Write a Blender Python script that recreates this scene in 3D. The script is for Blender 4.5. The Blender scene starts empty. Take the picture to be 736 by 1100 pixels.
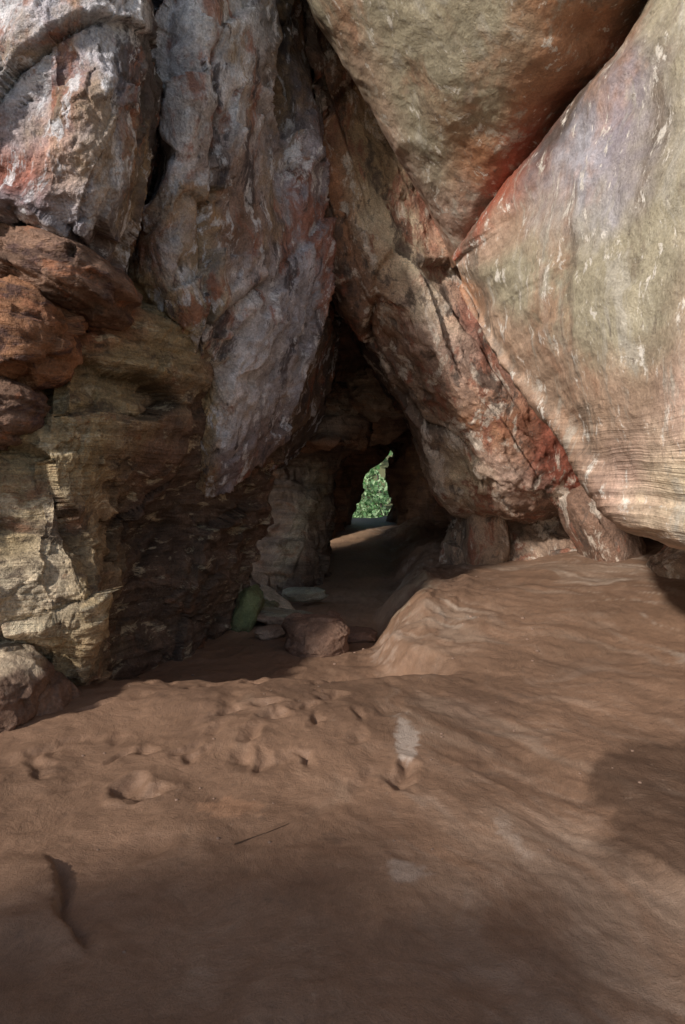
import bpy, bmesh, math, random
import numpy as np
from mathutils import Vector
random.seed(4)
D = bpy.data; C = bpy.context

# ------------------------------------------------------------------ noise
def _h(ix, iy, iz, seed):
    h = (ix.astype(np.int64)*374761393 + iy.astype(np.int64)*668265263 + iz.astype(np.int64)*2147483647 + seed*1274126177) & 0xffffffff
    h = ((h ^ (h >> 13))*1274126177) & 0xffffffff
    h = ((h ^ (h >> 16))*2246822519) & 0xffffffff
    h = h ^ (h >> 15)
    return (h & 0xffffff)/float(0xffffff)
def vnoise(p, seed=0):
    i = np.floor(p); f = p-i; f = f*f*f*(f*(f*6-15)+10)
    i = i.astype(np.int64); r = 0
    for dx in (0,1):
        wx = f[...,0] if dx else 1-f[...,0]
        for dy in (0,1):
            wy = f[...,1] if dy else 1-f[...,1]
            for dz in (0,1):
                wz = f[...,2] if dz else 1-f[...,2]
                r = r + wx*wy*wz*_h(i[...,0]+dx, i[...,1]+dy, i[...,2]+dz, seed)
    return r*2-1
def fbm(p, freq=1.0, oct=4, seed=0, gain=0.5):
    r = 0; a = 1; s = 0
    for o in range(oct):
        r = r + a*vnoise(p*freq+17.3*o, seed+o); s += a; a *= gain; freq *= 2.03
    return r/s*1.6
def ridged(p, freq=1.0, oct=3, seed=0):
    r = 0; a = 1; s = 0
    for o in range(oct):
        r = r + a*(1-np.abs(vnoise(p*freq+9.1*o, seed+o))*2); s += a; a *= .5; freq *= 2.1
    return r/s
def facet(p, freq, seed):
    q = p*freq; b = np.floor(q).astype(np.int64)
    best = np.full(q.shape[:-1], 1e9); sec = best.copy(); val = np.zeros(q.shape[:-1])
    for dx in (-1,0,1):
        for dy in (-1,0,1):
            for dz in (-1,0,1):
                cx, cy, cz = b[...,0]+dx, b[...,1]+dy, b[...,2]+dz
                ex = q[...,0]-cx-_h(cx,cy,cz,seed); ey = q[...,1]-cy-_h(cx,cy,cz,seed+1); ez = q[...,2]-cz-_h(cx,cy,cz,seed+2)
                d = ex*ex+ey*ey+ez*ez
                m = d < best
                sec = np.where(m, best, np.minimum(sec, d)); best = np.where(m, d, best)
                if m.any():
                    mc = (cx[m], cy[m], cz[m])
                    val[m] = ex[m]*(_h(*mc,seed+3)*2-1)+ey[m]*(_h(*mc,seed+4)*2-1)+ez[m]*(_h(*mc,seed+5)*2-1)+(_h(*mc,seed+6)-.5)*.8
    return val, np.sqrt(sec)-np.sqrt(best)
def sstep(a, b, x):
    t = np.clip((x-a)/(b-a), 0, 1); return t*t*(3-2*t)
def strata(p, d, freq, seed, warp=.5, sharp=.6):
    q = (p[...,0]*d[0]+p[...,1]*d[1]+p[...,2]*d[2])*freq + warp*fbm(p, .6, 3, seed+50)
    l = np.floor(q); f = q-l; z = np.zeros_like(l)
    a = _h(l, z, z, seed); b = _h(l+1, z, z, seed)
    return a+(b-a)*sstep(sharp, 1, f)-.5
def aniso(p, d, stretch):
    d = np.array(d, float); d /= np.linalg.norm(d)
    return p - (p@d)[...,None]*d*(1-1/stretch)

# ------------------------------------------------------------------ colours (mineral albedos; x and d also paint shade into cracks and recesses)
PAL = dict(w=(.385,.365,.40), W=(.58,.55,.565), t=(.38,.265,.155), y=(.44,.325,.18), r=(.29,.085,.05), b=(.16,.105,.075),
           d=(.07,.052,.045), g=(.31,.268,.19), p=(.47,.32,.25), c=(.62,.50,.35), o=(.37,.18,.095), u=(.26,.222,.245),
           m=(.23,.135,.092), k=(.35,.24,.17), x=(.03,.022,.02))

def cr(P, n):
    m = P.shape[0]; t = np.linspace(0, m-1, n); i = np.minimum(np.floor(t).astype(int), m-2); f = (t-i)
    f = f.reshape((n,)+(1,)*(P.ndim-1))
    p0 = P[np.maximum(i-1,0)]; p1 = P[i]; p2 = P[i+1]; p3 = P[np.minimum(i+2,m-1)]
    return .5*((2*p1)+(-p0+p2)*f+(2*p0-5*p1+4*p2-p3)*f*f+(-p0+3*p1-3*p2+p3)*f**3)

def mesh_grid(name, P, col, mat, closed=False, keep=None):
    nr, nc = P.shape[:2]
    me = D.meshes.new(name)
    idx = np.arange(nr*nc).reshape(nr, nc)
    if closed: idx = np.concatenate([idx, idx[:, :1]], 1)
    q = np.stack([idx[:-1,:-1], idx[:-1,1:], idx[1:,1:], idx[1:,:-1]], -1)
    if keep is not None: q = q[keep[:-1,:-1]]
    q = q.reshape(-1,4)
    me.vertices.add(nr*nc); me.vertices.foreach_set('co', P.reshape(-1).astype(np.float32))
    me.loops.add(q.size); me.loops.foreach_set('vertex_index', q.reshape(-1).astype(np.int32))
    me.polygons.add(len(q)); me.polygons.foreach_set('loop_start', (np.arange(len(q))*4).astype(np.int32))
    me.polygons.foreach_set('loop_total', np.full(len(q), 4, np.int32))
    me.update(calc_edges=True); me.validate()
    me.polygons.foreach_set('use_smooth', np.ones(len(me.polygons), bool))
    a = me.color_attributes.new('Col', 'FLOAT_COLOR', 'POINT')
    c4 = np.ones((nr*nc,4), np.float32); c4[:,:3] = np.clip(col.reshape(-1,3), .005, .9)
    a.data.foreach_set('color', c4.reshape(-1))
    me.materials.append(mat)
    ob = D.objects.new(name, me); C.collection.objects.link(ob)
    return ob

def parse(txt):
    pts, cols = [], []
    for ln in txt.strip().splitlines():
        pr, cc = [], []
        for s in ln.split(';'):
            a = s.split()
            if len(a) < 4: continue
            pr.append([float(v) for v in a[:3]]); cc.append(PAL[a[3]])
        pts.append(pr); cols.append(cc)
    return np.array(pts), np.array(cols)

def bil(Cc, s, t):
    nr, nc = Cc.shape[:2]
    s = np.clip(s, 0, nr-1.001); t = np.clip(t, 0, nc-1.001)
    i = s.astype(int); j = t.astype(int); f = (s-i)[...,None]; g = (t-j)[...,None]
    f = f*f*(3-2*f); g = g*g*(3-2*g)
    return (Cc[i,j]*(1-g)+Cc[i,j+1]*g)*(1-f)+(Cc[i+1,j]*(1-g)+Cc[i+1,j+1]*g)*f

def grid_normals(P, toward):
    du = np.gradient(P, axis=0); dv = np.gradient(P, axis=1)
    n = np.cross(du, dv); n /= (np.linalg.norm(n, axis=-1, keepdims=True)+1e-9)
    c = np.array(toward)-P
    if np.mean(np.sum(n*c, -1)) < 0: n = -n
    return n

def sheet(name, txt, mat, nr=260, nc=260, big=(.8,.12), fac=None, fac2=None, fac3=None, sts=(), grain=None, fine=(7,.02), seed=1, parent=None, cw=.45, toward=(0,3,2), crack=.03):
    P0, C0 = parse(txt)
    P = cr(P0, nr); P = np.swapaxes(cr(np.swapaxes(P,0,1), nc),0,1)
    N = grid_normals(P, toward)
    d = big[1]*fbm(P, big[0], 3, seed)
    w = P + .10*np.stack([fbm(P,1.3,2,seed+7), fbm(P,1.3,2,seed+8), fbm(P,1.3,2,seed+9)], -1)
    dark = np.ones(P.shape[:2])
    if fac:   # (freq, amp, direction, stretch)
        v, e = facet(aniso(w, fac[2], fac[3]), fac[0], seed+11)
        lim = sstep(-.3,.3,fbm(P,.9,2,seed+13))
        d = d+fac[1]*v - crack*(1-sstep(0,.05,e))*lim
        dark *= 1-.55*(1-sstep(0,.05,e))*lim
    if fac2:
        v, e = facet(aniso(w, fac2[2], fac2[3]), fac2[0], seed+21)
        lim = sstep(-.1,.5,fbm(P,1.1,2,seed+23))
        d = d+fac2[1]*v*(.25+lim)
    if fac3:
        v, e = facet(aniso(w, fac3[2], fac3[3]), fac3[0], seed+25)
        lim = sstep(-.3,.5,fbm(P,1.7,3,seed+27))
        d = d+fac3[1]*v*(.2+lim); dark *= 1+.25*np.clip(v,-1,1)
    for q in sts:
        lim = .35+.9*sstep(-.4,.6,fbm(P,1.0,2,seed+33))
        d = d+q[2]*strata(P, q[0], q[1], seed+31, q[3] if len(q)>3 else .6)*lim
    if grain:  # (dir, stretch, freq, amp)
        g = ridged(aniso(w, grain[0], grain[1]), grain[2], 4, seed+35)
        d = d+grain[3]*g
        dark *= 1+.25*np.clip(g,-1,1)
    d = d+fine[1]*fbm(P, fine[0], 4, seed+41, .65)
    P = P+N*d[...,None]
    s, t = np.meshgrid(np.linspace(0, C0.shape[0]-1, nr), np.linspace(0, C0.shape[1]-1, nc), indexing='ij')
    s = s+cw*fbm(P, 1.6, 5, seed+61, .65); t = t+cw*fbm(P, 1.6, 5, seed+71, .65)
    col = bil(C0, s, t)*dark[...,None]
    ob = mesh_grid(name, P, col, mat)
    ob.parent = parent
    return ob

# ------------------------------------------------------------------ materials
def rock_mat(name, layers, bump=.5, sdir=(0,0,0), sscale=0, sbump=.3, zlim=None, rough=.8, grain=.35, nscale=1.0, spec=.3):
    m = D.materials.new(name); m.use_nodes = True; nt = m.node_tree; N = nt.nodes; L = nt.links
    bs = N['Principled BSDF']; bs.inputs['Roughness'].default_value = rough
    bs.inputs['Specular IOR Level'].default_value = spec
    tc = N.new('ShaderNodeTexCoord')
    at = N.new('ShaderNodeVertexColor'); at.layer_name = 'Col'
    cur = at.outputs['Color']
    wn = N.new('ShaderNodeTexNoise'); wn.inputs['Scale'].default_value = 1.3; wn.inputs['Detail'].default_value = 2
    L.new(tc.outputs['Object'], wn.inputs['Vector'])
    def warp(a):
        wm = N.new('ShaderNodeVectorMath'); wm.operation = 'MULTIPLY_ADD'
        L.new(wn.outputs['Color'], wm.inputs[0]); wm.inputs[1].default_value = (a,a,a); L.new(tc.outputs['Object'], wm.inputs[2]); return wm.outputs[0]
    vec = warp(.5)
    def noise(scale, detail=4, rough=.6, stretch=(1,1,1), rot=(0,0,0), off=0, src=None):
        n = N.new('ShaderNodeTexNoise'); n.inputs['Scale'].default_value = scale; n.inputs['Detail'].default_value = detail
        n.inputs['Roughness'].default_value = rough
        if stretch == (1,1,1) and off == 0: L.new(src or vec, n.inputs['Vector'])
        else:
            mp = N.new('ShaderNodeMapping'); mp.inputs['Scale'].default_value = stretch; mp.inputs['Rotation'].default_value = rot
            mp.inputs['Location'].default_value = (off,off*.7,off*1.3)
            L.new(vec, mp.inputs['Vector']); L.new(mp.outputs[0], n.inputs['Vector'])
        return n.outputs['Fac']
    for k, (c, sc, stretch, rot, lo, hi, amt) in enumerate(layers):
        f = noise(sc, 5, .72, stretch, rot, 3.1*k+1)
        mr = N.new('ShaderNodeMapRange'); mr.interpolation_type = 'SMOOTHSTEP'
        mr.inputs[1].default_value = lo; mr.inputs[2].default_value = hi; mr.inputs[4].default_value = amt
        L.new(f, mr.inputs[0])
        mx = N.new('ShaderNodeMix'); mx.data_type = 'RGBA'; L.new(mr.outputs[0], mx.inputs[0]); L.new(cur, mx.inputs[6]); mx.inputs[7].default_value = (*c,1)
        cur = mx.outputs[2]
    g1 = noise(7*nscale, 6, .76); g2 = noise(60*nscale, 2, .6, src=tc.outputs['Object'])
    for g, a in ((g1, grain), (g2, grain*.7)):
        mr = N.new('ShaderNodeMapRange'); mr.inputs[1].default_value = .3; mr.inputs[2].default_value = .7; mr.inputs[3].default_value = 1-a; mr.inputs[4].default_value = 1+a*.8
        L.new(g, mr.inputs[0])
        mx = N.new('ShaderNodeMix'); mx.data_type = 'RGBA'; mx.blend_type = 'MULTIPLY'; mx.inputs[0].default_value = 1
        L.new(cur, mx.inputs[6]); L.new(mr.outputs[0], mx.inputs[7]); cur = mx.outputs[2]
    hsum = None
    def add(h, w):
        nonlocal hsum
        mm = N.new('ShaderNodeMath'); mm.operation = 'MULTIPLY_ADD'; L.new(h, mm.inputs[0]); mm.inputs[1].default_value = w
        if hsum is None: mm.inputs[2].default_value = 0
        else: L.new(hsum, mm.inputs[2])
        hsum = mm.outputs[0]
    add(g1, .07/nscale); add(g2, .005)
    if sscale:
        mp = N.new('ShaderNodeMapping'); mp.inputs['Rotation'].default_value = sdir; mp.inputs['Scale'].default_value = (.5,.5,sscale)
        L.new(warp(.14), mp.inputs['Vector'])
        n = N.new('ShaderNodeTexNoise'); n.inputs['Scale'].default_value = 1; n.inputs['Detail'].default_value = 4; n.inputs['Roughness'].default_value=.7
        L.new(mp.outputs[0], n.inputs['Vector'])
        mr = N.new('ShaderNodeMapRange'); mr.inputs[1].default_value = .38; mr.inputs[2].default_value = .62; mr.inputs[3].default_value = 0; mr.inputs[4].default_value = 1
        L.new(n.outputs['Fac'], mr.inputs[0]); sf = mr.outputs[0]
        fac = None
        if zlim:
            sp = N.new('ShaderNodeSeparateXYZ'); L.new(vec, sp.inputs[0])
            zm = N.new('ShaderNodeMapRange'); zm.interpolation_type='SMOOTHSTEP'; zm.inputs[1].default_value = zlim[1]; zm.inputs[2].default_value = zlim[0]; zm.inputs[3].default_value=0; zm.inputs[4].default_value=1
            L.new(sp.outputs['Z'], zm.inputs[0])
            mm = N.new('ShaderNodeMath'); mm.operation='MULTIPLY'; L.new(sf, mm.inputs[0]); L.new(zm.outputs[0], mm.inputs[1]); add(mm.outputs[0], sbump*.04)
            fm = N.new('ShaderNodeMath'); fm.operation='MULTIPLY'; L.new(zm.outputs[0], fm.inputs[0]); fm.inputs[1].default_value=min(1,sbump); fac = fm.outputs[0]
        else: add(sf, sbump*.025)
        m2 = N.new('ShaderNodeMapRange'); m2.inputs[3].default_value = .60; m2.inputs[4].default_value = 1.25; L.new(sf, m2.inputs[0])
        mx = N.new('ShaderNodeMix'); mx.data_type = 'RGBA'; mx.blend_type = 'MULTIPLY'; mx.inputs[0].default_value = min(1, sbump)
        if fac: L.new(fac, mx.inputs[0])
        L.new(cur, mx.inputs[6]); L.new(m2.outputs[0], mx.inputs[7]); cur = mx.outputs[2]
    bp = N.new('ShaderNodeBump'); bp.inputs['Strength'].default_value = bump; bp.inputs['Distance'].default_value = 1.0
    L.new(hsum, bp.inputs['Height']); L.new(bp.outputs[0], bs.inputs['Normal'])
    L.new(cur, bs.inputs['Base Color'])
    return m

R=(0,0,0)
m_blue = rock_mat('weathered_sandstone', [
    ((.34,.13,.075), 1.1, (1.6,1.6,.7), (0,.35,0), .53,.62,.8), ((.065,.05,.055), 2.0, (2.2,2.2,.45), (0,.35,0), .54,.63,.85),
    ((.42,.29,.165), .9, (1,1,.8), R, .51,.66,.7), ((.74,.72,.74), 4, (1.6,1.6,.6), (0,.45,0), .53,.62,.8), ((.07,.055,.05), 9, (1.4,1.4,.8), (0,.4,0), .60,.68,.7)], bump=.95, rough=.6, spec=.5, grain=.42)
m_yel = rock_mat('banded_sandstone', [
    ((.13,.09,.065), 1.4, (1,1,2.6), R, .53,.64,.8), ((.33,.15,.08), 1.2, (1,1,2.2), R, .56,.68,.75),
    ((.66,.55,.38), 2.6, (1,1,3.0), R, .55,.64,.7), ((.09,.065,.05), 8, (1,1,2.0), R, .60,.68,.7)], bump=1.0, sscale=14, sbump=.65, grain=.4)
m_red = rock_mat('ironstone', [((.10,.055,.05), 2.5, (1,1,2.5), R, .50,.62,.85), ((.45,.19,.10), 4, (1,1,1.5), R, .54,.66,.7)], bump=1.0, sscale=9, sbump=.6)
m_slab = rock_mat('smooth_sandstone', [
    ((.46,.42,.35), 1.4, (3.2,3.2,.35), (.35,.55,0), .53,.66,.7), ((.15,.11,.08), 1.3, (1.8,1.8,.4), (.3,.5,0), .53,.67,.7),
    ((.38,.20,.12), .8, (1,1,.8), R, .53,.66,.65), ((.68,.63,.56), 5, (1.6,1.6,.6), (0,.5,0), .59,.65,.75), ((.70,.67,.62), 38, (1,1,1), R, .665,.70,.6), ((.12,.09,.07), 9, (1.6,1.6,.6), (0,.5,0), .61,.68,.6)], bump=.40, grain=.28, rough=.48, spec=.5)
m_lam = rock_mat('cross_bedded_sandstone', [
    ((.42,.38,.32), 1.4, (3.2,3.2,.35), (.35,.55,0), .53,.65,.7), ((.15,.11,.08), 1.3, (1.8,1.8,.4), (.3,.5,0), .52,.65,.75),
    ((.40,.22,.14), .8, (1,1,.8), R, .52,.66,.6), ((.70,.64,.57), 5, (1.6,1.6,.6), (0,.5,0), .58,.64,.8), ((.70,.67,.62), 38, (1,1,1), R, .665,.70,.6), ((.12,.09,.07), 9, (1.6,1.6,.6), (0,.5,0), .61,.68,.6)],
    bump=.45, grain=.28, rough=.48, spec=.5, sscale=24, sbump=.9, sdir=(.12,-.22,0), zlim=(1.75,2.5))
m_mid = rock_mat('stained_sandstone', [
    ((.29,.11,.065), 1.5, (1.8,1.8,.6), (0,-.6,0), .51,.60,.85), ((.68,.57,.47), 1.7, (1.8,1.8,.7), (0,-.6,0), .53,.61,.88),
    ((.10,.07,.055), 2.2, (1.6,1.6,.6), (0,-.6,0), .54,.63,.8), ((.08,.06,.05), 9, (1,1,1), R, .60,.68,.7)], bump=.9, rough=.6, spec=.45, grain=.4)
m_brn = rock_mat('brown_sandstone', [((.36,.18,.10), 1.5, (1,1,2.5), R, .52,.66,.7), ((.12,.085,.065), 2, (1,1,2), R, .55,.68,.6)], bump=.8, sscale=9, sbump=.7)  # brown rock with orange and darker noise patches
m_floor = rock_mat('sandy_floor', [
    ((.34,.235,.165), 1.1, (1.5,.7,1), (0,0,.5), .53,.72,.4), ((.14,.083,.056), .9, (1,1,1), R, .52,.70,.55),
    ((.11,.068,.048), 6, (1,1,1), R, .60,.72,.5), ((.36,.26,.19), 14, (1,1,1), R, .63,.72,.4)], bump=.5, grain=.20, nscale=2.5, rough=.62, spec=.4)
m_bould = rock_mat('boulder_stone', [((.16,.10,.075), 3, (1,1,1), R, .5,.66,.6), ((.5,.43,.35), 5, (1,1,1), R, .62,.72,.4)], bump=.6)

def simple(name, col, rough=.8):
    m = D.materials.new(name); m.use_nodes = True; b = m.node_tree.nodes['Principled BSDF']
    n = m.node_tree.nodes.new('ShaderNodeTexNoise'); n.inputs['Scale'].default_value = 4; n.inputs['Detail'].default_value = 4
    r = m.node_tree.nodes.new('ShaderNodeValToRGB')
    r.color_ramp.elements[0].position=.3; r.color_ramp.elements[1].position=.7
    r.color_ramp.elements[0].color = (*[c*.6 for c in col],1); r.color_ramp.elements[1].color = (*[min(1,c*1.35) for c in col],1)
    m.node_tree.links.new(n.outputs['Fac'], r.inputs[0]); m.node_tree.links.new(r.outputs[0], b.inputs['Base Color'])
    b.inputs['Roughness'].default_value = rough; return m

def empty(n):
    e = D.objects.new(n, None); C.collection.objects.link(e); return e
LW = empty('left_cave_wall'); RW = empty('right_cave_wall'); BW = empty('back_cave_wall')

# ------------------------------------------------------------------ left wall
sheet('lower_ledges', '''
-7 3.4 -.7 b; -4.4 3.9 -.7 b; -2.6 4.6 -.7 b; -2.25 5.0 -.7 b; -2.0 5.1 -.7 b; -1.75 5.8 -.7 b; -1.4 6.9 -.7 b; -1.28 8.2 -.7 k; -2.8 8.4 -.7 k
-7 3 .0 b; -4.2 3.5 .1 t; -2.35 4.4 .2 c; -1.98 4.6 .2 y; -1.78 4.75 .2 t; -1.95 5.7 .1 b; -1.46 6.8 0 b; -1.24 8.1 0 k; -2.8 8.4 0 k
-7 3 .7 b; -4.2 3.3 .7 t; -2.2 4.2 .8 c; -1.91 4.34 .76 c; -1.70 4.55 .70 y; -2.0 5.7 .65 b; -1.44 6.6 .45 b; -1.17 8.0 .4 k; -2.8 8.4 .4 k
-7 3 1.3 b; -4.3 3.3 1.2 y; -2.28 4.34 1.26 y; -1.97 4.5 1.25 c; -1.92 4.75 1.23 t; -2.0 5.85 1.15 d; -1.37 6.7 1.07 b; -.94 8.0 .95 m; -2.8 8.4 .9 k
-7 3 1.8 b; -4.3 3.3 1.75 y; -2.28 4.34 1.75 y; -1.97 4.5 1.76 y; -1.82 4.76 1.77 y; -1.58 5.3 1.79 m; -1.24 6.3 1.82 b; -.75 7.7 1.85 b; -2.2 8.6 1.8 b
-7 3.2 2.3 b; -4.3 3.5 2.3 y; -2.43 4.6 2.3 y; -2.03 4.6 2.3 y; -1.8 4.9 2.33 y; -1.5 5.3 2.4 y; -1.13 6.15 2.52 m; -.5 7.35 2.7 b; -.5 10.5 2.8 b
-7 3.6 2.8 b; -4.3 4 2.8 r; -2.6 4.9 2.8 r; -2.15 4.9 2.8 o; -1.86 5.05 2.86 r; -1.54 5.45 2.97 y; -1.15 6.3 3.2 m; -.45 7.4 3.4 b; -.3 10.5 3.6 b
-7 5 3.5 b; -4.3 5.5 3.5 r; -3.1 6 3.6 r; -2.6 6 3.7 r; -2.2 6.1 3.7 o; -1.8 6.4 3.8 m; -1.3 7.2 4 b; -.6 8.4 4.2 b; -.3 10.5 4.4 b
''', m_yel, 350, 420, big=(.9,.07), fac=(1.0,.16,(1,.3,0),1.5), fac2=(3.0,.08,(1,0,.1),2.0), fac3=(8,.022,(1,0,.1),2.0), sts=(((.1,.05,1),4,.08),((.15,0,1),12,.035),((.12,0,1),29,.012)), fine=(9,.022), seed=3, parent=LW)  # cream on the lit left, brown and dark codes paint the recess shade

sheet('tall_buttress', '''
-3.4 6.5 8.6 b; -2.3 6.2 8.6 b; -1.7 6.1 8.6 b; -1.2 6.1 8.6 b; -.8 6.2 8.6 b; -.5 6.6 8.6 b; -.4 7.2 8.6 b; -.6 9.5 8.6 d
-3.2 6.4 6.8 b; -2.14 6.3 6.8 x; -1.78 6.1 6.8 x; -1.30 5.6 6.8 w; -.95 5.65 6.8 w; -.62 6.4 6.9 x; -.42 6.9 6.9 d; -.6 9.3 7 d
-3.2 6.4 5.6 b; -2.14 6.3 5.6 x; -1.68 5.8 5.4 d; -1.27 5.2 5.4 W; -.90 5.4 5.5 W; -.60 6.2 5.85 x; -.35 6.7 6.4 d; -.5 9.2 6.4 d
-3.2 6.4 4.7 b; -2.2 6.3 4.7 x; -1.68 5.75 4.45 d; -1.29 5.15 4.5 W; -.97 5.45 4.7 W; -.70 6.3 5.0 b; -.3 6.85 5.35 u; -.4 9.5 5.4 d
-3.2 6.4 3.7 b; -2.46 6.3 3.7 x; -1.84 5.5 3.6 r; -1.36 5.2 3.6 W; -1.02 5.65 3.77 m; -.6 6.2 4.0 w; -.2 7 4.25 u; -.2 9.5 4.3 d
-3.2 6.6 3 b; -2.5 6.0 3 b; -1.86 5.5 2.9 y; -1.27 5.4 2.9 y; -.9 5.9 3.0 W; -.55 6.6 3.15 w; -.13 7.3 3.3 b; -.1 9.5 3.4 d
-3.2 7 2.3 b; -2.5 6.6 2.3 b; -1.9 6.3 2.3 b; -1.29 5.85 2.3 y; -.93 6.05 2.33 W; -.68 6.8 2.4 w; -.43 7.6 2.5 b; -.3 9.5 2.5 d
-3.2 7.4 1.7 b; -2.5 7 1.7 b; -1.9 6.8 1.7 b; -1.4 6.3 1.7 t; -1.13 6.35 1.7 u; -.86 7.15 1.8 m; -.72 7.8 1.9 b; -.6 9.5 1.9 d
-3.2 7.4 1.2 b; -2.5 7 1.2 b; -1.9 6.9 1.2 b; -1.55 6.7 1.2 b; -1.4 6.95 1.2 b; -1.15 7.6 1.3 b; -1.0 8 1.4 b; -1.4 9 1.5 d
''', m_blue, 350, 310, big=(.8,.09), fac=(.75,.22,(.3,0,1),2.2), fac2=(2.4,.09,(.35,0,1),2.0), fac3=(6,.032,(.35,0,1),1.8), grain=((.3,0,1),3.0,2.6,.035), fine=(7,.028), seed=12, parent=LW, crack=.06)  # x and d columns paint the darkness of the crack and top slit

sheet('upper_bulge', '''
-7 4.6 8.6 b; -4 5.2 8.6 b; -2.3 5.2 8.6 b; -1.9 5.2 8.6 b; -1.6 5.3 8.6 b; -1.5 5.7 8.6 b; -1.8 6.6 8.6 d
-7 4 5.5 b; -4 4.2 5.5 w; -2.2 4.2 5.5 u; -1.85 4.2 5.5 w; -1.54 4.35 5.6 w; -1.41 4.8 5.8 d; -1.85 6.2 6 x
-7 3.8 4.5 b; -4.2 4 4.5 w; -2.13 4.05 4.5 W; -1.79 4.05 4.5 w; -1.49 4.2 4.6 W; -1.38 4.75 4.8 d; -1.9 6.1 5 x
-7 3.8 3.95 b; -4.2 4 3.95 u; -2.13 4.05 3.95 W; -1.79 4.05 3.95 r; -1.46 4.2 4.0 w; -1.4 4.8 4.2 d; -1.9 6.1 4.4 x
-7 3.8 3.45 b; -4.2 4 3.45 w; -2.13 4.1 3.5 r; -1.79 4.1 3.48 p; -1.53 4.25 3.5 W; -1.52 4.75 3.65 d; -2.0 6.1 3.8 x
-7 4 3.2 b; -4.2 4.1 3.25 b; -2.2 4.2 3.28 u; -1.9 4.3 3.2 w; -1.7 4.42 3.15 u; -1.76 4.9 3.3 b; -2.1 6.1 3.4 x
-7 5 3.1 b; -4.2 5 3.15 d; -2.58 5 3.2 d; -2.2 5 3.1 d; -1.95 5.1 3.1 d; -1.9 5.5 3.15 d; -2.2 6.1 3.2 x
''', m_blue, 290, 280, big=(1.0,.06), fac=(1.0,.16,(.5,0,.8),1.8), fac2=(2.8,.08,(.5,0,.8),2.0), fac3=(7,.028,(.5,0,.8),1.8), grain=((.55,0,.8),3.0,2.6,.03), fine=(8,.026), seed=29, parent=LW, crack=.04)  # d and x codes paint shade on the underside and into the crack

def blob(name, c, r, mat, col, seed, parent=None, rot=0, tilt=0, fac=(2.2,.18), sub=6, box=.8, st=None, top=None, topsharp=.7):
    bm = bmesh.new(); bmesh.ops.create_icosphere(bm, subdivisions=sub, radius=1)
    me = D.meshes.new(name); bm.to_mesh(me); bm.free()
    n = len(me.vertices); co = np.zeros(n*3, np.float32); me.vertices.foreach_get('co', co); P = co.reshape(-1,3).astype(float)
    N = P.copy()
    P = np.sign(P)*np.abs(P)**box
    off = np.array([seed*3.1, seed*1.7, seed*.9])
    v, e = facet(P+off, fac[0]*.5, seed); v2, e2 = facet(P+off, fac[0]*1.3, seed+5)
    d = fac[1]*v+.08*fbm(P+off, 1.2, 3, seed)+fac[1]*.25*v2+.018*fbm(P+off, 7, 4, seed+2, .6)
    if st: d = d+st[1]*strata(P+off, (.1,.1,1), st[0], seed)+st[1]*.4*strata(P+off, (.1,.1,1), st[0]*3, seed+3)
    P = (P+N*d[:,None])*np.array(r)
    ct, sn = math.cos(tilt), math.sin(tilt)
    x, z = P[:,0]*ct+P[:,2]*sn, -P[:,0]*sn+P[:,2]*ct; P[:,0], P[:,2] = x, z
    ct, sn = math.cos(rot), math.sin(rot)
    x, y = P[:,0]*ct-P[:,1]*sn, P[:,0]*sn+P[:,1]*ct; P[:,0], P[:,1] = x, y
    P = P+np.array(c)
    me.vertices.foreach_set('co', P.reshape(-1).astype(np.float32)); me.update()
    me.polygons.foreach_set('use_smooth', np.ones(len(me.polygons), bool))
    a = me.color_attributes.new('Col','FLOAT_COLOR','POINT'); c4 = np.ones((n,4), np.float32)
    base = np.array(PAL[col])[None,:]*(1+.25*fbm(P, 3, 3, seed+4))[:,None]
    if top:
        w = (sstep(.2,.7,N[:,2]+.3*fbm(P,5,3,seed+6)))[:,None]*topsharp; base = base*(1-w)+np.array(PAL[top])*w
    c4[:,:3] = np.clip(base, .005,.9)
    a.data.foreach_set('color', c4.reshape(-1)); me.materials.append(mat)
    ob = D.objects.new(name, me); C.collection.objects.link(ob); ob.parent = parent
    return ob
blob('ironstone_lobe', (-2.05,4.72,3.0), (.48,.5,.25), m_red, 'm', 5, LW, tilt=.4, st=(3,.14))
blob('ironstone_lobe.001', (-2.34,4.55,2.55), (.46,.45,.35), m_red, 'o', 8, LW, tilt=.3, st=(4,.16))
blob('ironstone_lobe.002', (-2.40,4.5,2.0), (.33,.35,.24), m_red, 'm', 11, LW, tilt=.2, st=(3,.12))
blob('ironstone_lobe.003', (-3.2,4.5,2.6), (.7,.5,.6), m_red, 'm', 14, LW)

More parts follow.
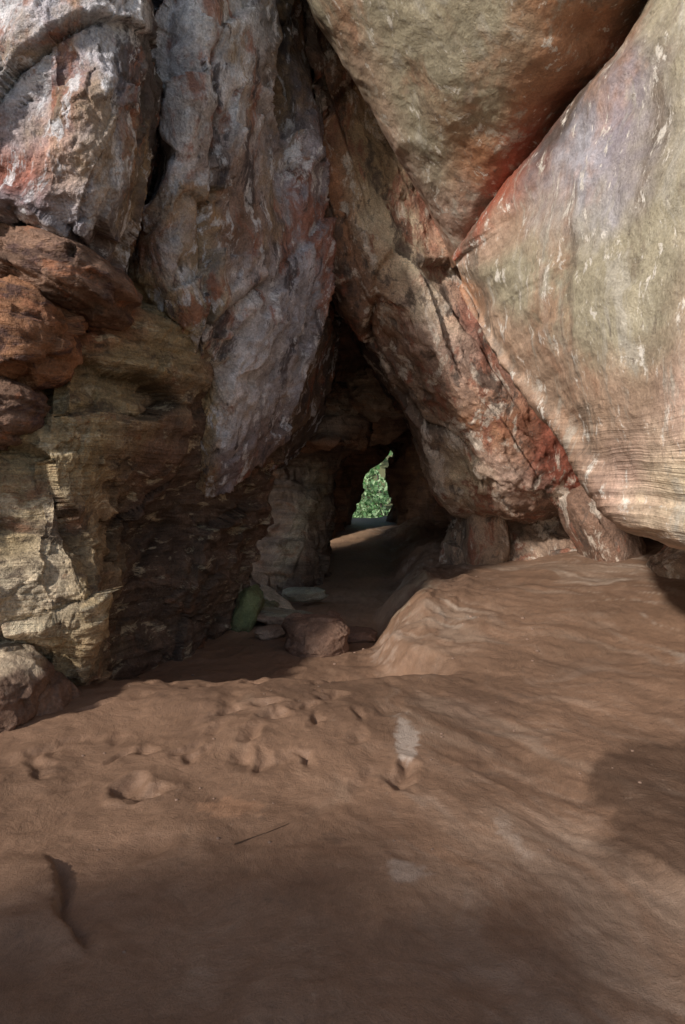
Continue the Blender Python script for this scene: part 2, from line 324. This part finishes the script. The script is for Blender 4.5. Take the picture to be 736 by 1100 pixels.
# ------------------------------------------------------------------ right wall
sheet('ceiling_slab', '''
-.8 7.2 9 g; -1.0 5.6 8.8 g; -.2 4.2 8.4 g; .9 2.8 8 g; 2.6 1.4 7.6 g; 6.5 0.6 7.6 g
-.4 7.2 7.2 d; -.62 5.6 6.6 g; .45 4.5 5.95 g; 1.15 3.8 5.6 g; 2.66 3.3 5.6 g; 6.5 2.4 6 g
.1 7.4 6.6 b; -.28 5.88 5.84 g; .38 5.18 5.41 g; 1.03 4.76 5.1 g; 1.64 4.55 4.92 o; 2.6 4.6 5.1 b
.5 7.6 5.9 b; .18 6.16 5.25 k; .58 5.6 5.0 g; 1.05 5.18 4.75 g; 1.58 4.97 4.62 o; 2.3 5.18 4.8 r
.85 7.7 5.2 b; .59 6.44 4.7 p; .83 6.02 4.52 g; 1.16 5.74 4.43 o; 1.46 5.6 4.36 r; 1.95 5.81 4.45 r
1.15 7.8 4.6 b; .98 6.72 4.19 p; 1.08 6.44 4.08 p; 1.19 6.3 4.03 p; 1.37 6.3 4.03 r; 1.7 6.5 4.04 b
1.3 7.9 4.0 b; 1.21 6.93 3.78 o; 1.24 6.86 3.76 o; 1.29 6.86 3.76 r; 1.34 6.86 3.76 r; 1.6 7.1 3.8 b
''', m_slab, 250, 250, big=(.6,.07), grain=((.6,-.5,-.6),4,1.5,.02), fine=(3,.018), seed=44, parent=RW)

sheet('overhanging_bulge', '''
1.3 7.4 4.1 b; 1.75 6.9 4.5 b; 2.2 6.2 5.0 b; 2.5 5.7 5.3 b; 2.8 5.2 5.6 b; 3.3 4.6 5.9 b; 4.2 3 6.5 b; 7 2 7 b
1.10 6.44 3.69 r; 1.36 5.88 3.99 r; 1.72 5.18 4.34 d; 1.93 4.62 4.50 b; 2.11 4.2 4.75 g; 2.51 3.64 5.0 g; 3.2 1.6 5.4 g; 7 1 6 g
1.12 6.4 3.65 p; 1.40 5.60 3.66 k; 1.74 4.7 3.8 w; 1.92 4.3 4.0 u; 2.08 3.8 4.1 g; 2.46 3.1 4.2 g; 3.2 1.3 4.3 g; 7 .7 4.6 g
1.13 6.4 3.61 k; 1.40 5.44 3.25 g; 1.72 4.5 3.10 g; 1.88 3.98 3.15 g; 2.05 3.52 3.2 g; 2.48 2.85 3.2 g; 3.2 1.2 3.2 g; 7 .6 3.3 g
1.14 6.4 3.58 k; 1.42 5.46 3.0 g; 1.70 4.41 2.66 g; 1.86 3.92 2.6 g; 2.05 3.48 2.55 k; 2.52 2.8 2.5 g; 3.2 1.2 2.5 g; 7 .6 2.5 g
1.16 6.42 3.5 o; 1.44 5.6 2.74 k; 1.70 4.62 2.23 k; 1.84 3.99 1.97 k; 2.01 3.46 1.92 p; 2.53 2.8 1.82 p; 3.2 1.2 1.8 k; 7 .6 1.8 g
1.17 6.44 3.45 o; 1.45 5.8 2.64 k; 1.74 4.95 1.98 k; 1.86 4.3 1.58 p; 2.02 3.62 1.47 c; 2.55 2.85 1.4 c; 3.2 1.2 1.4 k; 7 .6 1.3 g
1.18 6.45 3.4 o; 1.44 6.02 2.57 m; 1.78 5.35 1.83 m; 1.90 4.76 1.30 m; 2.07 4.06 1.12 k; 2.57 2.94 1.03 k; 3.3 1.3 1 b; 7 .8 .9 b
1.45 7.3 3.7 b; 2.02 7.35 2.86 b; 2.86 7.35 1.97 b; 3.4 7.3 1.3 b; 3.6 6.3 1.0 b; 4.2 4.2 .5 b; 4.4 2 -.2 b; 7 1.6 -.4 b
''', m_lam, 340, 390, big=(.7,.05), grain=((.35,-.45,.8),4,1.7,.022), sts=(((.26,.1,1),13,.016),((.24,.1,1),34,.007)), fine=(4,.014), seed=52, parent=RW)

sheet('leaning_face', '''
-.3 9.5 9 d; -.5 7.2 9 m; -.27 6.9 9 m; .1 6.9 9 m; .8 7 9 b; 3 7.5 9 b
-.3 9.5 7.5 d; -.47 6.86 7.5 m; -.27 6.65 7.35 o; .1 6.65 7.3 o; .8 6.9 7.5 b; 3 7.5 7.5 b
-.3 9.5 6.35 d; -.38 7.0 6.35 d; -.22 6.86 6.25 m; .07 6.9 6.25 o; .82 7 6.35 b; 3 7.5 6.35 b
-.3 9.6 5.2 d; -.32 7.14 5.2 b; -.08 6.93 5.1 o; .32 6.93 5.1 t; 1.14 7.14 5.2 b; 3.4 7.8 5.2 b
-.1 10 4.1 d; -.19 7.35 4.07 b; .17 7.07 3.97 o; .62 7 3.95 c; 1.6 7.35 4.07 r; 4 8 4 b
.55 11 3.4 d; .28 8.05 3.15 d; .61 7.5 3.04 m; 1.14 7.14 2.98 p; 2.23 7.35 3.0 r; 4.5 8 3 b
1.35 12 2.6 d; .85 8.54 2.27 b; 1.09 7.84 2.22 k; 1.6 7.35 2.18 o; 2.7 7.5 2.2 r; 5 8 2.2 b
1.9 12.5 1.7 d; 1.18 8.8 1.54 k; 1.42 8.1 1.54 c; 1.93 7.63 1.55 p; 3.05 7.84 1.5 r; 5.5 8 1.5 b
2.3 12.5 1.2 d; 1.5 9.1 1.12 k; 1.7 8.54 1.1 k; 2.23 8.1 1.1 m; 3.3 8.26 1.1 m; 6 8.3 1.1 b
2.4 12.5 1 d; 1.62 9.6 .95 m; 1.9 9.05 .93 b; 2.5 8.85 .93 b; 3.6 8.8 .93 b; 6.5 8.6 .9 b
2.4 12.5 .5 d; 1.55 9.6 .6 k; 1.85 9.0 .6 k; 2.45 8.7 .6 k; 3.6 8.5 .6 m; 6.5 8.6 .6 b
2.4 12.5 -.2 b; 1.45 9.5 -.2 m; 1.8 8.6 -.2 m; 2.5 8.0 -.2 m; 3.7 7.8 -.2 m; 6.5 8.2 -.2 b
''', m_mid, 380, 300, big=(.9,.08), fac=(.9,.13,(.55,.1,-.83),2.4), fac2=(2.8,.08,(.55,.1,-.83),2.2), fac3=(7,.028,(.55,.1,-.83),1.8), grain=((.55,.1,-.83),3.5,2.4,.03), sts=(((.3,0,1),12,.02),), fine=(8,.022), seed=63, parent=RW, crack=.04)
blob('rounded_foot', (1.93,8.85,.70), (.27,.35,.5), m_mid, 'k', 3, RW, fac=(1.5,.10), box=.5, st=(3,.06))
blob('rounded_foot.001', (3.15,7.9,.80), (.30,.5,.7), m_mid, 'm', 9, RW, tilt=-.5, fac=(1.5,.14), box=.5, st=(3,.08))
blob('rounded_foot.002', (4.3,6.4,.5), (1.1,.9,.55), m_mid, 'k', 12, RW, fac=(1.5,.08), st=(3,.06))

# ------------------------------------------------------------------ back
sheet('layered_pillar', '''
-2.2 10.6 3.3 d; -1.1 10.4 3.3 d; -.52 10.2 3.2 d; -.04 10.4 3.2 d; .5 11 3.2 d; .6 13 3.2 d
-2.2 10.4 2.3 b; -1.1 10.2 2.3 m; -.52 9.7 2.28 k; -.04 9.7 2.25 k; .35 10.2 2.25 m; .4 12 2.4 d
-2.2 10.2 2.0 b; -1.1 9.9 2.0 r; -.5 9.4 1.98 o; -.04 9.45 1.96 o; .32 10.1 1.96 o; .3 12 2 d
-2.2 10.5 1.75 b; -1.0 10.2 1.72 b; -.55 10.1 1.75 b; -.23 10.2 1.75 b; -.02 10.8 1.75 b; -.1 12.2 1.7 d
-2.4 11 1.1 k; -1.0 10.15 1.1 k; -.61 9.95 1.1 c; -.33 10.15 1.09 t; -.2 10.85 1.05 k; -.2 12.5 1 d
-2.4 11 .4 k; -1.16 9.8 .4 k; -.8 9.66 .43 c; -.46 9.8 .41 k; -.27 10.6 .3 k; -.3 12.5 .3 d
-2.4 10.8 -.5 b; -1.3 9.6 -.5 b; -.9 9.3 -.5 b; -.5 9.5 -.5 b; -.3 10.5 -.5 b; -.3 12.5 -.5 d
''', m_brn, 220, 220, big=(1.2,.08), fac=(1.6,.10,(1,0,0),1.5), fac2=(4,.05,(1,0,0),2), sts=(((0,0,1),5,.12),((.1,0,1),14,.04)), fine=(9,.018), seed=71, parent=BW)
sheet('low_ceiling', '''
-3 8 5.6 d; -1 8 5.6 d; 0 8 5.6 d; 1 8 5.6 d; 3 8 5.6 d
-3 9 4.3 b; -1 9 4.2 b; 0 9 4.1 m; 1 9 4.1 b; 3 9 4.2 d
-3 10.3 3.5 b; -1 10.3 3.4 m; 0 10.3 3.2 m; 1 10.3 3.0 m; 3 10.3 3.2 d
-3 12 3.0 b; -1 12 3.0 m; 0 12 2.8 m; 1 12 2.6 m; 3 12 2.6 d
-3 14 2.7 b; -1 14 2.7 m; 0 14 2.6 m; 1 14 2.4 m; 3 14 2.4 d
-3 17 2.9 b; -1 17 2.9 b; 0 17 2.9 b; 1 17 2.8 b; 3 17 2.8 d
''', m_brn, 180, 180, big=(.8,.2), fac=(1.0,.35,(1,0,0),1.3), fac2=(2.5,.08,(1,0,0),1.5), fine=(8,.02), seed=81, parent=BW, toward=(0,10,1))
blob('hanging_block', (.62,10.2,2.85), (.48,.5,.45), m_brn, 'k', 21, BW, st=(3,.1))

hole = np.array([(.99,2.08),(1.14,2.12),(1.24,1.98),(1.16,1.75),(1.10,1.5),(1.2,1.2),(1.2,.85),(1.1,.5),(.7,.0),(.15,-.1),(.2,.35),(.30,.7),(.46,1.05),(.56,1.4),(.76,1.72)])
def closed_cr(P, n):
    m = len(P); t = np.linspace(0, m, n, endpoint=False); i = np.floor(t).astype(int); f = (t-i)[:,None]
    p0, p1, p2, p3 = P[(i-1)%m], P[i%m], P[(i+1)%m], P[(i+2)%m]
    return .5*((2*p1)+(-p0+p2)*f+(2*p0-5*p1+4*p2-p3)*f*f+(-p0+3*p1-3*p2+p3)*f**3)
hr = closed_cr(hole, 240); cen = np.array([.78,1.15])
ang = np.arctan2(hr[:,1]-cen[1], hr[:,0]-cen[0])
def ring(rx, rz, y, mix=1.0, k=1.0):
    e = cen+np.stack([np.cos(ang)*rx, np.sin(ang)*rz], -1); b = cen+(hr-cen)*k
    q = b*(1-mix)+e*mix
    return np.stack([q[:,0], np.full(len(q), y), q[:,1]], -1)
rings = np.array([ring(1,1,17.0,0,1.9), ring(1,1,16.2,0,1.15), ring(1,1,15.6,0,1.0), ring(1,1,15.3,0,1.25), ring(.9,1.4,14.6,.7,1.6), ring(1.35,1.9,13.2), ring(3,3.2,12.2), ring(7,6,11.8)])
P = cr(rings, 150)
n = np.cross(np.gradient(P,axis=0), (np.roll(P,-1,1)-np.roll(P,1,1))); n /= np.linalg.norm(n,axis=-1,keepdims=True)+1e-9
if np.mean(np.sum(n*(np.array([.7,8,1.2])-P),-1))<0: n=-n
v,e = facet(P,1.6,91); d = .18*v+.1*fbm(P,1.5,3,92)+.02*fbm(P,7,3,93)+.06*strata(P,(0,0,1),5,95)
fall = np.ones(150); fall[:60] = np.linspace(.25,1,60)
P = P+n*(d*fall[:,None])[...,None]
col = np.zeros(P.shape)+np.array(PAL['m']); col = col*(1+.3*fbm(P,2,3,94))[...,None]
ob = mesh_grid('window_wall', P, col, m_brn, closed=True); ob.parent = BW

# outer hill that encloses the chamber, with a gap on the left where a side window lets daylight reach the passage
rows = []
for y, xl, xr, h in ((.9,-7.5,7.5,11.5),(3,-7.5,7.5,11.5),(6,-7.5,7.5,11),(9,-6.5,7,9),(12,-5,6,6.5),(15,-4,5,4.5),(17.2,-3.5,4.5,3.6)):
    r = []
    for a in np.linspace(0, math.pi, 13):
        cx = (xl+xr)/2; hw = (xr-xl)/2
        sx = -math.copysign(abs(math.cos(a))**.55, math.cos(a)); sz = abs(math.sin(a))**.55
        r.append((cx+hw*sx, y, -1+(h+1)*sz))
    rows.append(r)
P = cr(np.array(rows), 90); P = np.swapaxes(cr(np.swapaxes(P,0,1), 160),0,1)
N = grid_normals(P, (0,7,2)); v,e = facet(P,.5,101); P = P+N*(.25*v+.1*fbm(P,1,3,102))[...,None]
keep = ~((P[...,0]<-2.0)&(P[...,1]>5.0+.4*fbm(P,1,2,5))&(P[...,1]<12.6)&(P[...,2]<7.0+.5*fbm(P,1,2,6)))
mesh_grid('rock_hill', P, np.zeros(P.shape)+np.array(PAL['k']), m_brn, keep=keep)

# unseen rock mass behind the viewer, added to shade the near floor
blob('shadow_rock', (-5.3,-4.1,1.0), (2.2,2.0,3.3), m_brn, 'k', 55, fac=(1.6,.12), box=.75, st=(4,.04))

# ------------------------------------------------------------------ floor
def floor_z(x, y):
    p = np.stack([x, y, np.zeros_like(x)], -1)
    xe = np.interp(y, [0,4.6,5.2,5.8,6.5,8,9.5,12,16], [.95,.95,.9,.55,.42,.62,.93,1.1,1.4]) + .10*fbm(p,1.8,4,5)
    ye = 5.0+.18*fbm(p,1.4,4,6) - .12*np.clip(-x-.8,0,3)
    ch = sstep(0,.28,y-ye)*(1-sstep(-.22,.08,x-xe))*(1-sstep(9,13,y))
    z = -.26*ch
    rise = sstep(-.10,.42,x-xe)*sstep(4.6,7.2,y)
    z = z+.24*rise*(1-.4*sstep(10,14,y))
    z = z+.10*np.clip(x-1.0,0,4)*sstep(1.5,5,y) + .05*np.clip(x-.6,0,3)
    z = z+.30*sstep(11,15,y)*(1-sstep(17,22,y)) - .3*sstep(17,22,y)
    z = z+.045*fbm(p,.55,3,7)+.015*fbm(p,2.2,3,8)
    shelf = np.clip(sstep(-.3,.2,x-xe)*sstep(5.0,6.5,y)*(1-sstep(.5,1.4,x-xe)),0,1)
    g = ridged(aniso(p,(.4,1,0),1.8),1.8,4,302)
    z = z+shelf*(.08*g+.05*fbm(p,2.5,4,303))+.03*ch*g
    q = np.stack([(x*.80+y*.60)*3.2+.5*fbm(p,.8,2,9), (-x*.60+y*.80)*.7, np.zeros_like(x)], -1)
    z = z+.008*ridged(q,1.0,3,10)*sstep(-.3,.8,x)+.007*ridged(q,3.1,3,13)*sstep(.0,1.0,x)
    # thin broken crust at near left
    e = (x+1.02)*.86+(y-2.40)*.50+.035*fbm(p,5,3,11)
    z = z+.045*(1-sstep(-.006,.006,e))*sstep(-.45,-.02,e)*(1-sstep(2.60,2.75,y))*sstep(2.12,2.3,y)
    z = z-.03*np.exp(-(np.maximum(e,0)/.03)**2)*(e>-.006)*(1-sstep(2.60,2.72,y))*sstep(2.15,2.3,y)
    z = z+.06*np.exp(-(((x+.35)/.7)**2+((y-4.1)/.5)**2))+.05*np.exp(-(((x+1.2)/.6)**2+((y-4.5)/.35)**2))
    wx = x+.06*fbm(p,5,4,14,.6); wy = y+.06*fbm(p,5,4,15,.6)
    for (fx,fy,a,rx,ry,dp) in prints:
        ca, sa = math.cos(a), math.sin(a); dx, dy = wx-fx, wy-fy
        u = (dx*ca+dy*sa)/rx; w = (-dx*sa+dy*ca)/ry; r2 = np.minimum(u*u+w*w, 20)
        z = z-dp*np.exp(-r2)+dp*.22*np.exp(-((np.sqrt(r2)-1.5)/.45)**2)
    z = z+.003*fbm(p,14,3,12)+.008*fbm(p,5,3,16)
    return z
rr = random.Random(9); prints = []
for i in range(50):
    prints.append((rr.uniform(-1.9,.6), rr.uniform(3.3,5.0), rr.uniform(.6,2.4), rr.uniform(.06,.12), rr.uniform(.035,.06), rr.uniform(.012,.036)))
for (a,b) in ((-1.08,3.3),(-.98,3.22),(-.5,4.3),(-.42,4.1),(-.1,4.5)):
    prints.append((a,b,rr.uniform(0,3),.09,.055,.055))
for i in range(22):
    prints.append((rr.uniform(-1.2,1.6), rr.uniform(2.0,4.5), rr.uniform(0,3), rr.uniform(.08,.2), rr.uniform(.05,.1), rr.uniform(.004,.011)))
ty = np.concatenate([np.linspace(-7,1.5,40)[:-1], 1.5*(24/1.5)**np.linspace(0,1,620)])
sx = np.linspace(-1,1,560); tx = 8*np.sinh(2.6*sx)/np.sinh(2.6)
X, Y = np.meshgrid(tx, ty); Z = floor_z(X, Y)
P = np.stack([X,Y,Z],-1)
c = np.zeros(P.shape)+np.array((.225,.132,.083))
n1 = fbm(P,1.2,4,31)[...,None]; c = c*(1+.18*n1)
def mixc(c, w, col): return c*(1-w[...,None])+np.array(col)*w[...,None]
q = np.stack([(X*.80+Y*.60)*2.6+.9*fbm(P,.9,3,19), (-X*.60+Y*.80)*.45, np.zeros_like(X)], -1)
w = sstep(.1,.8,fbm(q,1.6,5,33,.6))*sstep(-.2,1.0,X)*.36
c = mixc(c, w, (.38,.29,.22))
w = sstep(.40,.85,ridged(q,3.4,4,38))*sstep(-.1,1.1,X)*.5*(.25+sstep(-.2,.5,fbm(P,1.1,3,39)))
c = mixc(c, np.clip(w,0,1), (.50,.40,.32))
w = sstep(.2,.9,fbm(q,3.0,4,43,.6))*sstep(-.2,1.0,X)*.35
c = mixc(c, w, (.13,.078,.05))
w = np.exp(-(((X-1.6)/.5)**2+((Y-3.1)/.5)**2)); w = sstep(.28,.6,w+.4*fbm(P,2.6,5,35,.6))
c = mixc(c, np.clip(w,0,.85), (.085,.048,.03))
for (px,py,rx,ry,cc,am) in ((.37,3.85,.05,.25,(.52,.44,.38),.6),(.26,2.6,.06,.06,(.42,.33,.27),.6),(-.5,3.1,.16,.09,(.40,.22,.13),.6),(.75,2.9,.04,.14,(.42,.34,.28),.4),(.75,8.4,.3,1.1,(.42,.36,.26),.5),(.45,6.5,.12,.4,(.38,.28,.22),.5)):
    rad = ((X-px)/rx)**2+((Y-py)/ry)**2
    c = mixc(c, am*sstep(1.8,.0,rad+2.6*fbm(P,9,4,37,.7)), cc)
w = sstep(6.8,8,Y)*(1-sstep(.4,.9,X)); c = mixc(c, .85*w, (.42,.26,.16))  # lighter orange passage floor, painted in place of daylight reaching it
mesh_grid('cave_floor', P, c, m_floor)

# ------------------------------------------------------------------ loose rocks
def fz(x,y): return float(floor_z(np.array([x]),np.array([y]))[0])
blob('boulder', (-.27,6.8,fz(-.27,6.8)+.14), (.32,.30,.20), m_bould, 'm', 31, rot=.3, box=.55, fac=(1.8,.18))
blob('boulder.001', (-2.42,4.3,.14), (.46,.4,.28), m_bould, 'm', 33, top='c', box=.7)  # pale top on the first boulder paints light falling from above
blob('boulder.002', (-2.15,4.45,.0), (.3,.3,.2), m_bould, 'm', 34)
PAL['v'] = (.22,.24,.11); PAL['s'] = (.42,.42,.30)
blob('flat_stone', (-.68,7.8,fz(-.68,7.8)+.10), (.36,.25,.08), m_bould, 'k', 35, rot=.2, tilt=.12, sub=5, top='s', box=.6)  # paler greenish tops also brighten the flat stones where light is lacking
blob('flat_stone.001', (-.88,8.4,fz(-.88,8.4)+.17), (.30,.15,.045), m_bould, 'c', 36, rot=-.6, tilt=.45, sub=5, top='c', box=.6)
blob('flat_stone.002', (-.50,8.7,fz(-.50,8.7)+.14), (.26,.2,.08), m_bould, 'g', 37, rot=.5, sub=5, top='s', box=.6)
blob('flat_stone.003', (-.46,7.4,fz(-.46,7.4)+.04), (.22,.15,.06), m_bould, 'm', 38, sub=5, box=.6)
blob('flat_stone.004', (.15,7.3,fz(.15,7.3)+.03), (.22,.2,.06), m_bould, 'm', 41, sub=5, box=.6)
blob('flat_stone.005', (-.80,7.3,fz(-.80,7.3)+.05), (.18,.14,.06), m_bould, 'k', 42, rot=.8, sub=5, box=.6)
blob('mossy_rock', (-1.12,7.7,fz(-1.12,7.7)+.16), (.15,.25,.28), m_bould, 'v', 39, sub=5, tilt=.4, box=.6, top='v')
blob('mossy_rock.001', (-.98,8.2,fz(-.98,8.2)+.06), (.18,.2,.12), m_bould, 'k', 40, sub=5, box=.6, top='v')
rr = random.Random(3)
bm = bmesh.new()
for i in range(90):
    x = rr.uniform(-1.6,1.8); y = rr.uniform(2.1,8.5); s = rr.uniform(.003,.009)*(1 if y<5 else 2)
    g = bmesh.ops.create_icosphere(bm, subdivisions=2, radius=s); z0 = fz(x,y)
    for v in g['verts']:
        v.co.x *= rr.uniform(.8,1.3); v.co.z *= .6; v.co += Vector((x,y,z0+s*.2))
me = D.meshes.new('pebbles'); bm.to_mesh(me); bm.free(); me.materials.append(simple('pebble', (.22,.14,.10))); C.collection.objects.link(D.objects.new('pebbles', me))
bm = bmesh.new(); pts = [(-.46,2.78),(-.40,2.83),(-.33,2.86),(-.24,2.93)]
prev=None
for k,(x,y) in enumerate(pts):
    r = .003*(1-.2*k); z = fz(x,y)+.003
    ringv = [bm.verts.new((x+r*math.cos(a)*.5, y-r*math.cos(a)*.8, z+r*math.sin(a))) for a in np.linspace(0,2*math.pi,6,endpoint=False)]
    if prev:
        for j in range(6): bm.faces.new((prev[j],prev[(j+1)%6],ringv[(j+1)%6],ringv[j]))
    prev = ringv
me = D.meshes.new('twig'); bm.to_mesh(me); bm.free(); me.materials.append(simple('twig_bark',(.09,.05,.03))); C.collection.objects.link(D.objects.new('twig', me))

# ------------------------------------------------------------------ outside
def gz(y):
    r = max(0, min(1,(y-21.5)/9)); return -1.0+6.5*r*r*(3-2*r)
bm = bmesh.new()
bmesh.ops.create_grid(bm, x_segments=200, y_segments=200, size=300)
for v in bm.verts: v.co.z = gz(v.co.y)
me = D.meshes.new('ground'); bm.to_mesh(me); bm.free(); me.materials.append(simple('forest_floor',(.12,.12,.06))); C.collection.objects.link(D.objects.new('ground', me))

lm = D.materials.new('leaf'); lm.use_nodes = True; nt = lm.node_tree; b = nt.nodes['Principled BSDF']; b.inputs['Roughness'].default_value = .5
g = nt.nodes.new('ShaderNodeNewGeometry'); rp = nt.nodes.new('ShaderNodeValToRGB')
rp.color_ramp.elements[0].color=(.10,.26,.08,1); rp.color_ramp.elements[1].color=(.60,.78,.46,1)
nt.links.new(g.outputs['Random Per Island'], rp.inputs[0]); nt.links.new(rp.outputs[0], b.inputs['Base Color'])
tr = nt.nodes.new('ShaderNodeBsdfTranslucent'); nt.links.new(rp.outputs[0], tr.inputs[0])
ms = nt.nodes.new('ShaderNodeMixShader'); ms.inputs[0].default_value=.4
out = nt.nodes['Material Output']; nt.links.new(b.outputs[0], ms.inputs[1]); nt.links.new(tr.outputs[0], ms.inputs[2]); nt.links.new(ms.outputs[0], out.inputs[0])
rng = np.random.default_rng(5); V=[]; F=[]
clumps = []
for _ in range(230):
    cy = rng.uniform(21.5,28); clumps.append((rng.uniform(-2,5), cy, gz(cy)+rng.uniform(.1,.9)+(rng.uniform(0,2.5) if rng.random()<.2 else 0), rng.uniform(.25,.6)))
for (cx,cy,cz,cr_) in clumps:
    for k in range(90):
        o = rng.normal(size=3); o = o/np.linalg.norm(o)*cr_*rng.uniform(.4,1)**.5
        ctr = np.array([cx,cy,cz])+o*np.array([1,1,.7]); a = rng.normal(size=3); a/=np.linalg.norm(a); bb = np.cross(a, rng.normal(size=3)); bb/=np.linalg.norm(bb)
        s = rng.uniform(.05,.12); i0=len(V)
        V += [tuple(ctr-a*s), tuple(ctr+bb*s*.5), tuple(ctr+a*s), tuple(ctr-bb*s*.5)]; F.append((i0,i0+1,i0+2,i0+3))
me = D.meshes.new('forest_foliage'); me.from_pydata(V,[],F); me.materials.append(lm); C.collection.objects.link(D.objects.new('forest_foliage', me))
bm = bmesh.new()
for (x,y,r) in ((1.25,23,.04),(2.4,30,.2),(-1,28,.15),(4.5,29,.18)):
    prev=None
    for k in range(12):
        z=gz(y)-.3+k*.8; rr_ = r*(1-k*.05); xx = x+.15*math.sin(k*.7+x)
        rg=[bm.verts.new((xx+rr_*math.cos(a), y+rr_*math.sin(a), z)) for a in np.linspace(0,2*math.pi,9,endpoint=False)]
        if prev:
            for j in range(9): bm.faces.new((prev[j],prev[(j+1)%9],rg[(j+1)%9],rg[j]))
        prev=rg
me = D.meshes.new('tree_trunks'); bm.to_mesh(me); bm.free(); me.materials.append(simple('bark',(.10,.08,.06))); C.collection.objects.link(D.objects.new('tree_trunks', me))

# ------------------------------------------------------------------ light
w = D.worlds.new('World'); C.scene.world = w; w.use_nodes = True; nt = w.node_tree
sk = nt.nodes.new('ShaderNodeTexSky'); sk.sky_type='NISHITA'; sk.sun_disc=False
S = Vector((-.58,-.66,.48)).normalized()
sk.sun_elevation = math.asin(S.z); sk.sun_rotation = math.atan2(S.x, S.y) % (2*math.pi)
bg = nt.nodes['Background']; bg.inputs['Strength'].default_value=.14; nt.links.new(sk.outputs[0], bg.inputs[0])
sd = D.lights.new('sun','SUN'); sd.energy=4.3; sd.angle=math.radians(3); sd.color=(1,.95,.88)
so = D.objects.new('sun', sd); C.collection.objects.link(so); so.rotation_euler = (-S).to_track_quat('-Z','Y').to_euler()

cam = D.cameras.new('camera'); co = D.objects.new('camera', cam); C.collection.objects.link(co)
co.location=(0,0,1.6); co.rotation_euler=(math.radians(90),0,0)
cam.sensor_fit='VERTICAL'; cam.sensor_height=36; cam.lens=36*700/1100; cam.shift_y=-45/1100
cam.clip_start=.05; cam.clip_end=1000
C.scene.camera=co
C.scene.view_settings.view_transform='Standard'; C.scene.view_settings.look='None'; C.scene.view_settings.exposure=0
